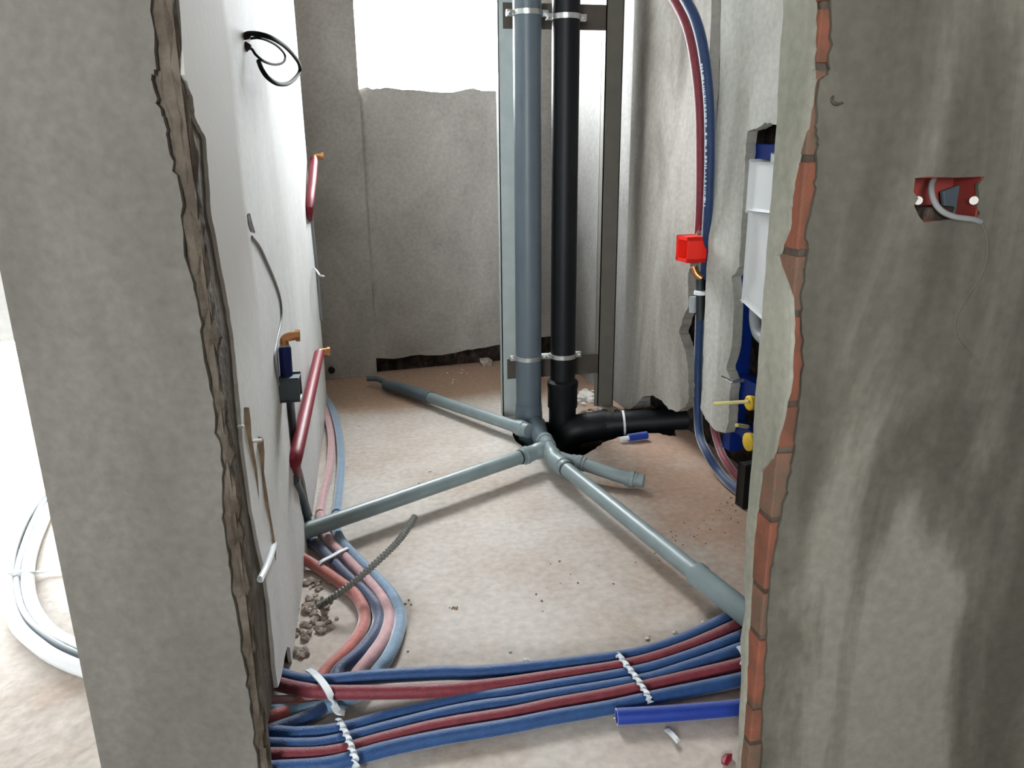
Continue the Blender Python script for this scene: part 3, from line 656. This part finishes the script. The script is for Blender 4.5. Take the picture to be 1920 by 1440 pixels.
# long leaning red one
a, b = L_(552, 866, -.012), L_(598, 664, -.035)
t = empty('red_pipe_stub', tuple(a), 'long crimson sleeved pipe leaning up the left wall to a brass elbow', 'pipe', 'sleeved pipe stubs on the left wall')
link('sleeve', tube([L_(556, 905, .012), L_(552, 872, -.005), L_(556, 850, -.015), L_(577, 756, -.025), b], [.013, .017, .018, .018, .0175], 16, 6), M['crimson'], t, smooth=True)
ax = (b-L_(577, 756, -.025)).normalized(); brass_elbow(t, b, ax, out)
link('lower_tail', tube([L_(552, 900, -.002), L_(562, 925, .002), L_(570, 950, .0), L_(578, 985, -.004)], .013, 14, 6), M['dark_grey'], t, smooth=True)
# short navy one with the grey block
a, b = L_(538, 716, -.016), L_(534, 652, -.016)
t = empty('blue_pipe_stub', tuple(a), 'short navy sleeved pipe with brass elbow and grey block on the left wall', 'pipe', 'sleeved pipe stubs on the left wall')
link('sleeve', tube([a, b], .0150, 16, 0), M['navy'], t, smooth=True)
brass_elbow(t, b, (b-a).normalized(), out, .011)
c = L_(543, 726, -.022); bm = bmesh.new()
obox_bm(bm, c, LW.u*.028, out*.022, Vector((0, 0, 1))*.026, .004); link('block', bm, M['dark_grey'], t)
link('lower_tail', tube([L_(542, 738, -.006), L_(546, 775, .0), L_(550, 820, .002), L_(554, 858, .004)], .011, 12, 6), M['dark_grey'], t, smooth=True)
# upper red one at the far edge
a, b = L_(579, 398, -.010), L_(589, 300, -.028)
t = empty('red_pipe_stub', tuple(a), 'upper crimson sleeved pipe at the far edge of the left wall', 'pipe', 'sleeved pipe stubs on the left wall')
link('sleeve', tube([L_(580, 412, .008), a, L_(585, 345, -.022), b], [.013, .016, .0175, .017], 16, 6), M['crimson'], t, smooth=True)
brass_elbow(t, b, (b-a).normalized(), out)
link('lower_tail', tube([L_(581, 395, -.002), L_(587, 450, -.002), L_(594, 520, -.002), L_(601, 600, -.002)], .009, 10, 6), M['grey_plastic'], t, smooth=True)
tag(link('wire', tube([L_(588, 502, -.004), L_(594, 508, -.02), L_(600, 516, -.04), L_(607, 518, -.05)], .004, 8, 5), M['tie'], smooth=True), 'short white wire end poking from the far edge of the left wall', 'wire')
# black cable loops high on the near part
t = empty('cable_loop', tuple(L_(463, 66, 0)), 'black cable coiled in loops out of the upper left wall', 'cable')
link('thick_loop', tube_bm(bmesh.new(), catmull([L_(458, 68, .006), L_(466, 63, -.012), L_(490, 65, -.04), L_(515, 74, -.06), L_(540, 92, -.07), L_(560, 118, -.075), L_(561, 136, -.07), L_(545, 154, -.06), L_(525, 158, -.05), L_(505, 148, -.04), L_(492, 132, -.03), L_(485, 115, -.02)], 8), .0052, 10), M['cable'], t, smooth=True)
link('thin_loop', tube_bm(bmesh.new(), catmull([L_(462, 90, .004), L_(472, 92, -.01), L_(480, 103, -.02), L_(497, 116, -.03), L_(517, 121, -.04), L_(532, 116, -.05), L_(534, 103, -.05), L_(522, 88, -.045), L_(504, 77, -.035), L_(484, 71, -.02), L_(470, 72, 0)], 8), .0030, 8), M['cable'], t, smooth=True)
bm = bmesh.new()
for c, r in ((L_(462, 88, -.002), .012), (L_(459, 70, -.002), .010)): rock_bm(bm, c, r)
link('wall_hole', bm, M['dirt'], t)
# thin wire set in a groove
t = empty('wall_wire', tuple(L_(530, 640, 0)), 'thin grey wire running down a plastered groove in the left wall', 'wire')
link('wire', tube([L_(472, 444, -.001), L_(486, 462, -.002), L_(500, 492, -.002), L_(516, 530, -.002), L_(526, 565, -.002), L_(527, 600, -.002), L_(519, 640, -.001), L_(514, 675, -.001), L_(521, 715, -.001), L_(530, 738, -.002)], .0032, 8, 6), M['wire'], t, smooth=True)
bm = panel(LW, [jag([L_(463, 402, 0), L_(468, 400, 0), L_(473, 420, 0), L_(478, 436, 0), L_(470, 434, 0), L_(465, 420, 0)], .001, 2, True)], .004, -.001)
link('wall_hole', bm, M['dirt'], t)
# tan splintered strip and the end of a white tie in the broken plaster of the pier
t = empty('foam_strip', tuple(L_(495, 1000, 0)), 'tan ragged strip of hardened foam in the broken plaster of the left pier', 'foam')
link('foam', tube([L_(482, 826, .001), L_(486, 850, .002), L_(488, 885, .003), L_(494, 930, .002), L_(503, 975, .003), L_(511, 1025, .002), L_(514, 1050, .003)], [.012, .010, .007, .008, .006, .007, .004], 8, 0), M['tan'], t)
link('foam', tube([L_(456, 765, .003), L_(457, 790, .003), L_(462, 820, .003), L_(474, 880, .004), L_(482, 940, .004)], [.010, .012, .009, .008, .004], 8, 0), M['tan'], t)
bm = bmesh.new(); rock_bm(bm, L_(481, 826, -.006), .009, .4); link('pale_tip', bm, M['lime'], t); bm = bmesh.new(); rock_bm(bm, L_(452, 800, -.004), .007, .5); link('pale_tip', bm, M['lime'], t)
tag(link('wire', tube([L_(514, 1020, .0), L_(508, 1042, -.010), L_(498, 1066, -.014), L_(488, 1086, -.012)], .006, 8, 5, hollow=.01), M['white_plastic'], smooth=True), 'white plastic tube end hanging from the broken edge of the left pier', 'tube')
# capped spout low in the niche wall
t = BW.hit(621, 692); tag(link('pipe_end', stepped(t-BW.n*.02, t+BW.n*.03, [(0, .014), (.04, .014), (.045, .017), (.05, .017)], 14, hollow=.02), M['black'], smooth=True), 'small dark pipe end low on the back wall at left', 'pipe')

# --- pair of pipes coming down the right wall into the chase
def R_(px, py, o=-.025): return RW.hit(px, py, o)
ext = [R_(1150, -260, -.16), R_(1215, -110, -.12)]
pb = [R_(1236, -80, -.10), R_(1286, 0, -.07), R_(1308, 48, -.055), R_(1322, 115, -.04), R_(1330, 200, -.028), R_(1331, 300, -.02), R_(1328, 390, -.010), R_(1324, 460, .01), R_(1320, 520, .04)]
t = pipe_thing('water_pipe', [R_(1170, -150, -.14)] + pb, .0175, M['blue_dark'], 'blue sleeved pipe curving down the right wall into the chase', 'pipe', 'pipes curving down the right wall')
bm = bmesh.new(); cpb = catmull(pb, 40)
for k, p in enumerate(cpb):
    if 0.38*len(cpb) < k < .74*len(cpb) and random.random() < .62:
        d = (cpb[k+1]-p).normalized(); tv = (EYE-p); tv = (tv-d*tv.dot(d)).normalized(); sd = d.cross(tv).normalized()
        if sd.x > 0: sd = -sd
        n_ = (tv*.72+sd*.70).normalized(); q = p+n_*.0179; s_ = d.cross(n_).normalized()
        obox_bm(bm, q, d*random.choice((.0012, .0018)), s_*random.choice((.003, .0045, .0045)), n_*.0003)
link('print', bm, M['print'], t)
pr = [R_(1150, -150, -.15), R_(1214, -80, -.11), R_(1264, 0, -.075), R_(1288, 50, -.055), R_(1302, 115, -.038), R_(1311, 200, -.024), R_(1313, 300, -.016), R_(1312, 390, -.006), R_(1309, 440, .015), R_(1306, 500, .04)]
pipe_thing('water_pipe', pr, .0150, M['red'], 'dark red sleeved pipe beside the blue one on the upper right wall', 'pipe', 'pipes curving down the right wall')
# red clip box
c = R_(1296, 466, -.03); bx_ = empty('valve_box', tuple(c), 'bright red open plastic box on the right wall below the curving pipes', 'box')
bm = bmesh.new(); hx, hy, hz, tk = .034, .042, .042, .005
ux, uy = RW.n, RW.u if RW.u.y < 0 else -RW.u
for s in (-1, 1):
    obox_bm(bm, c+Vector((0, 0, s*(hz-tk))), ux*hx, uy*hy, Vector((0, 0, tk)), .0015)
    obox_bm(bm, c+uy*s*(hy-tk), ux*hx, uy*tk, Vector((0, 0, hz)), .0015)
link('shell', bm, M['red_plastic'], bx_)
bm = bmesh.new(); obox_bm(bm, c-ux*(hx-.004), ux*.003, uy*hy*.92, Vector((0, 0, hz*.92))); link('back', bm, M['brick_red'], bx_)
t = empty('angle_valve', tuple(R_(1308, 560, .03)), 'brass and white fitting in the chase below the red box', 'valve')
link('elbow', tube([R_(1300, 500, -.005), R_(1306, 514, .005), R_(1316, 522, .02)], .013, 12, 5), M['brass'], t, smooth=True)
bm = bmesh.new(); ring_bm(bm, R_(1313, 549, .01), Vector((0, 0, 1)), .012, .012, .010); link('white_ring', bm, M['white_plastic'], t, smooth=True)
link('collar', tube([R_(1300, 556, -.002), R_(1299, 586, -.002)], .013, 14, 0), M['grey_plastic'], t, smooth=True)
link('joint', tube([R_(1312, 524, .015), R_(1313, 600, .02)], .014, 14, 0), M['seal'], t, smooth=True)
# blue pipe from the chase to the floor, dark red one behind it
pipe_thing('water_pipe', [R_(1312, 590, .03), R_(1309, 680, .04), R_(1308, 760, .035), R_(1312, 815, .02), R_(1326, 850, .0), G(1348, 884, .03), G(1372, 910, .02), G(1420, 944, .018), G(1480, 985, .018)], .0155, M['blue_dark'], 'blue sleeved pipe dropping from the chase and turning along the floor at right', 'pipe', 'pipes at the foot of the right wall')
pipe_thing('water_pipe', [R_(1334, 700, .08), R_(1336, 780, .07), R_(1346, 830, .05), R_(1362, 866, .03), G(1392, 902, .03), G(1440, 930, .02), G(1490, 958, .018)], .0135, M['red'], 'dark red sleeved pipe in the chase beside the blue one, low on the right wall', 'pipe', 'pipes at the foot of the right wall')
# blue off-cut with white end
a, b = G(1168, 823, .016), G(1213, 816, .02)
t = empty('pipe_offcut', tuple(a), 'short blue sleeved off-cut with white inner end on the floor under the black pipe', 'pipe')
link('sleeve', tube([a+(b-a)*.22, b], .016, 14, 0), M['blue_bright'], t, smooth=True)
link('inner_pipe', tube([a-(b-a)*.12, a+(b-a)*.25], .0095, 12, 0), M['tie'], t, smooth=True)

# --- concealed toilet frame in its niche
tf = empty('toilet_frame', tuple(R_(1420, 900, .06)), 'blue steel toilet frame with white cistern in the right wall niche', 'toilet frame')
v = RW.u if RW.u.y < 0 else -RW.u                   # toward the camera, along the wall
ctop = R_(1400, 272, .045); base = R_(1392, 880, .045)
def bar(c, hv, hn, hz, m, name, bev=.004, par=tf):
    bm = bmesh.new(); obox_bm(bm, c, v*hv, RW.n*hn, Vector((0, 0, hz)), bev); return link(name, bm, m, par)
zt = ctop.z; zlow = .11
o0 = R_(1392, 600, .06); s0 = (o0-RW.a).dot(v)
def fr(s, z, off): return RW.a + v*(s0+s) - RW.n*off + Vector((0, 0, z))
for s in (0.0, .50): bar(fr(s, (zt+zlow)/2, .06), .022, .022, (zt-zlow)/2, M['frame_blue'], 'upright')
bar(fr(.25, zt-.02, .06), .26, .022, .022, M['frame_blue'], 'crossbar')
bar(fr(.25, .34, .06), .26, .018, .045, M['frame_blue'], 'crossbar')
bar(fr(.25, .20, .06), .26, .018, .02, M['frame_blue'], 'crossbar')
for s in (0.0, .50):
    fp = fr(s, .075, .052) if s else G(1398, 948) + Vector((0, 0, .075))
    bar(fp, .021, .022, .075, M['black'], 'foot')['label'] = 'black foot'
pl = bar(fr(.03, .375, .03), .035, .03, .004, M['nickel'], 'bracket_plate', .001); pl['label'] = 'bright steel plate'
c1 = R_(1430, 346, .03); c2 = R_(1426, 480, .035)
sC = (c1-RW.a).dot(v)-s0; 
zc = [R_(1420, y, .03).z for y in (303, 394, 396, 568)]
bm = bmesh.new(); obox_bm(bm, fr(sC+.14, (zc[0]+zc[1])/2, .055), v*.17, RW.n*.05, Vector((0, 0, (zc[0]-zc[1])/2)), .008); link('cistern_lid', bm, M['white_plastic'], tf)
bm = bmesh.new(); obox_bm(bm, fr(sC+.22, zc[0]+.008, .055), v*.17, RW.n*.035, Vector((0, 0, .014)), .004); link('flush_cap', bm, M['white_plastic'], tf)
bm = bmesh.new(); obox_bm(bm, fr(sC+.14, (zc[2]+zc[3])/2, .065), v*.175, RW.n*.045, Vector((0, 0, (zc[2]-zc[3])/2)), .01)
for q in bm.verts:
    if q.co.z < (zc[2]+zc[3])/2: q.co.z -= max(0, ((q.co-RW.a).dot(v)-s0-sC))*.35
link('cistern', bm, M['white_plastic'], tf)
link('flush_bend', tube([R_(1418, 560, .06), R_(1416, 600, .05), R_(1424, 628, .04), R_(1450, 645, .03), R_(1490, 650, .03)], .019, 16, 6), M['grey_plastic'], tf, smooth=True)
for (px, py, tx, ty, rr) in ((1410, 755, 1338, 757, .024), (1408, 828, 1381, 797, .03)):
    c = R_(px, py, .0)
    kx = RW.n
    bm = bmesh.new(); tube_bm(bm, [c-kx*.01, c+kx*.002, c+kx*.012, c+kx*.016], [rr*.8, rr, rr, rr*.8], 18)
    pg = link('plug', bm, M['yellow'], tf, smooth=True); pg['label'] = 'yellow plastic plug'
    s_ = R_(px-6, py-(2 if ty < 790 else 28), -.02)
    e_ = s_ + (on_x(tx, ty, R_(tx, ty, -.10).x)-s_)
    link('rod', tube([s_, e_], .006, 10, 0), M['pale_yellow'], pg, smooth=True)

# --- recessed socket box in the right wall end
jz = [min(p.z for p in jh), max(p.z for p in jh)]; pc = FWP.at(sum(ju)/len(ju), jz[0], .02)
sb = empty('socket_box', tuple(pc), 'broken red socket box with a wire set into the right wall end', 'socket box')
bm = bmesh.new(); t_ = .003
x0_, x1_, z0_, z1_ = min(ju)-.001, max(ju)-.003, jz[0]-.001, jz[1]+.001
for lo, hi in (((x0_, .062, z0_), (x1_, .066, z1_)), ((x0_, .006, z0_), (x0_+t_, .064, z1_)), ((x1_-t_, .002, z0_), (x1_, .064, z1_)), ((x0_, .004, z0_), (x1_, .064, z0_+t_)), ((x0_, .004, z1_-t_), (x1_, .064, z1_))): box_bm(bm, lo, hi)
pocket(bm)
link('shell', bm, M['brick_red'], sb)
def W_(px, py, o=0): return FWP.hit(px, py, o)
bm = bmesh.new(); obox_bm(bm, W_(1742, 402, .03), Vector((.022, 0, 0)), Vector((0, .02, 0)), Vector((.004, 0, .012)), .003); link('mortar_spill', bm, M['dirt'], sb)
bm = bmesh.new(); obox_bm(bm, W_(1790, 376, .05), Vector((.020, 0, .006)), Vector((0, .004, 0)), Vector((-.006, 0, .020)), .003); link('grey_insert', bm, M['dark_grey'], sb)
bm = bmesh.new(); tube_bm(bm, [W_(1716, 376, .02), W_(1722, 376, .004)], .006, 10); link('screw_post', bm, M['lime'], sb, smooth=True); bm = bmesh.new(); tube_bm(bm, [W_(1832, 376, .02), W_(1826, 376, .004)], .006, 10); link('screw_post', bm, M['lime'], sb, smooth=True)
link('wire', tube([W_(1752, 332, .03), W_(1746, 350, .012), W_(1750, 374, -.004), W_(1764, 394, -.010), W_(1788, 406, -.010), W_(1822, 411, -.006), W_(1838, 416, .002)], .0042, 10, 6), M['wire'], sb, smooth=True)
tag(link('wall_wire', tube([W_(1838, 416, .001), W_(1848, 440, .0012), W_(1850, 480, .0015), W_(1836, 520, .0015), W_(1806, 565, .0015), W_(1790, 600, .0015), W_(1794, 635, .0015), W_(1822, 668, .0015), W_(1840, 690, .003)], .0032, 8, 6), M['pier_right'], smooth=True), 'faint wire ridge under the plaster below the red socket box', 'wire')
tag(link('wall_hook', tube([W_(1562, 180, .002), W_(1560, 188, -.004), W_(1568, 195, -.006), W_(1580, 193, -.002)], .002, 6, 5), M['rough'], smooth=True), 'tiny wire hook on the upper right wall end', 'hook')

# --- loop of pale pipes on the floor of the room at left
lp = [
 ('white_plastic', 'white pipe, outer of the loop on the floor at far left', [(120, 912), (80, 930), (45, 975), (22, 1030), (15, 1080), (17, 1130), (34, 1175), (70, 1210), (110, 1236), (172, 1260), (260, 1282), (340, 1290)], .017),
 ('dark_grey', 'dark grey pipe between the two white ones at far left', [(150, 905), (92, 935), (62, 985), (42, 1040), (32, 1085), (37, 1130), (55, 1165), (88, 1195), (128, 1220), (180, 1240), (260, 1258), (340, 1262)], .012),
 ('white_plastic', 'white pipe, inner of the loop on the floor at far left', [(170, 905), (104, 940), (76, 990), (58, 1040), (52, 1085), (58, 1128), (74, 1160), (102, 1190), (140, 1210), (185, 1226), (260, 1242), (340, 1244)], .017),
]
for m, lab, pts, r in lp:
    pipe_thing('floor_pipe', px3(pts, .015), r, M[m], lab, 'pipe', 'looped pipes on the left room floor')
tie_over(T((6, 1076, .012), (14, 1074, .030), (34, 1072, .031), (56, 1071, .030), (72, 1073, .014), (100, 1068, .012), (140, 1062, .02)), 'white tie round the looped pipes at far left', width=.005)

# --- rubble and crumbs
def heap(spots, rlo, rhi, n, m, label, cat):
    bm = bmesh.new()
    for _ in range(n):
        (px, py, sp) = random.choice(spots); r = random.uniform(rlo, rhi)
        p = G(px+random.gauss(0, sp), py+random.gauss(0, sp*.5)); rock_bm(bm, p+Vector((0, 0, r*.35)), r)
    return tag(link('rubble', bm, m), label, cat, kind='stuff')
heap([(1085, 752, 10), (1110, 748, 10), (1130, 752, 8), (1095, 740, 8)], .010, .030, 40, M['lime'], 'pale mortar rubble on the floor behind the black pipe', 'rubble')
heap([(1105, 776, 9), (1125, 770, 8), (1090, 783, 6)], .008, .022, 34, M['rubble'], 'brownish rubble in front of the right stud', 'rubble')
heap([(575, 1150, 14), (600, 1130, 14), (570, 1190, 10), (590, 1100, 14), (565, 1225, 8), (600, 1165, 16)], .003, .013, 120, M['rubble'], 'plaster debris at the foot of the left wall', 'rubble')
heap([(585, 1160, 20), (765, 1130, 12), (740, 1215, 10), (1300, 1010, 40), (1345, 960, 25), (1385, 945, 10), (850, 1140, 4), (1060, 1090, 50)], .0012, .004, 110, M['rubble_brown'], 'brown crumbs scattered on the floor', 'crumbs')
heap([(860, 1300, 20), (1230, 1200, 20), (1200, 1340, 25), (1320, 1190, 16), (990, 1225, 30), (670, 800, 3), (850, 712, 6), (870, 700, 6), (780, 930, 40), (1000, 865, 10), (1170, 1305, 8), (1140, 1300, 6)], .002, .0075, 60, M['lime'], 'white plaster crumbs scattered on the floor', 'crumbs')
for (px, py, r, lab) in ((1147, 770, .028, 'pale mortar lump beside the right stud'), (912, 684, .05, 'flat grey mortar lump at the foot of the back wall')):
    bm = bmesh.new(); rock_bm(bm, G(px, py)+Vector((0, 0, r*.3)), r, .5); tag(link('mortar_lump', bm, M['rubble']), lab, 'mortar')
bm = bmesh.new(); rock_bm(bm, G(1362, 1428)+Vector((0, 0, .006)), .016, .5); tag(link('brick_chip', bm, M['crimson']), 'dark red chip on the floor by the right wall end', 'chip')
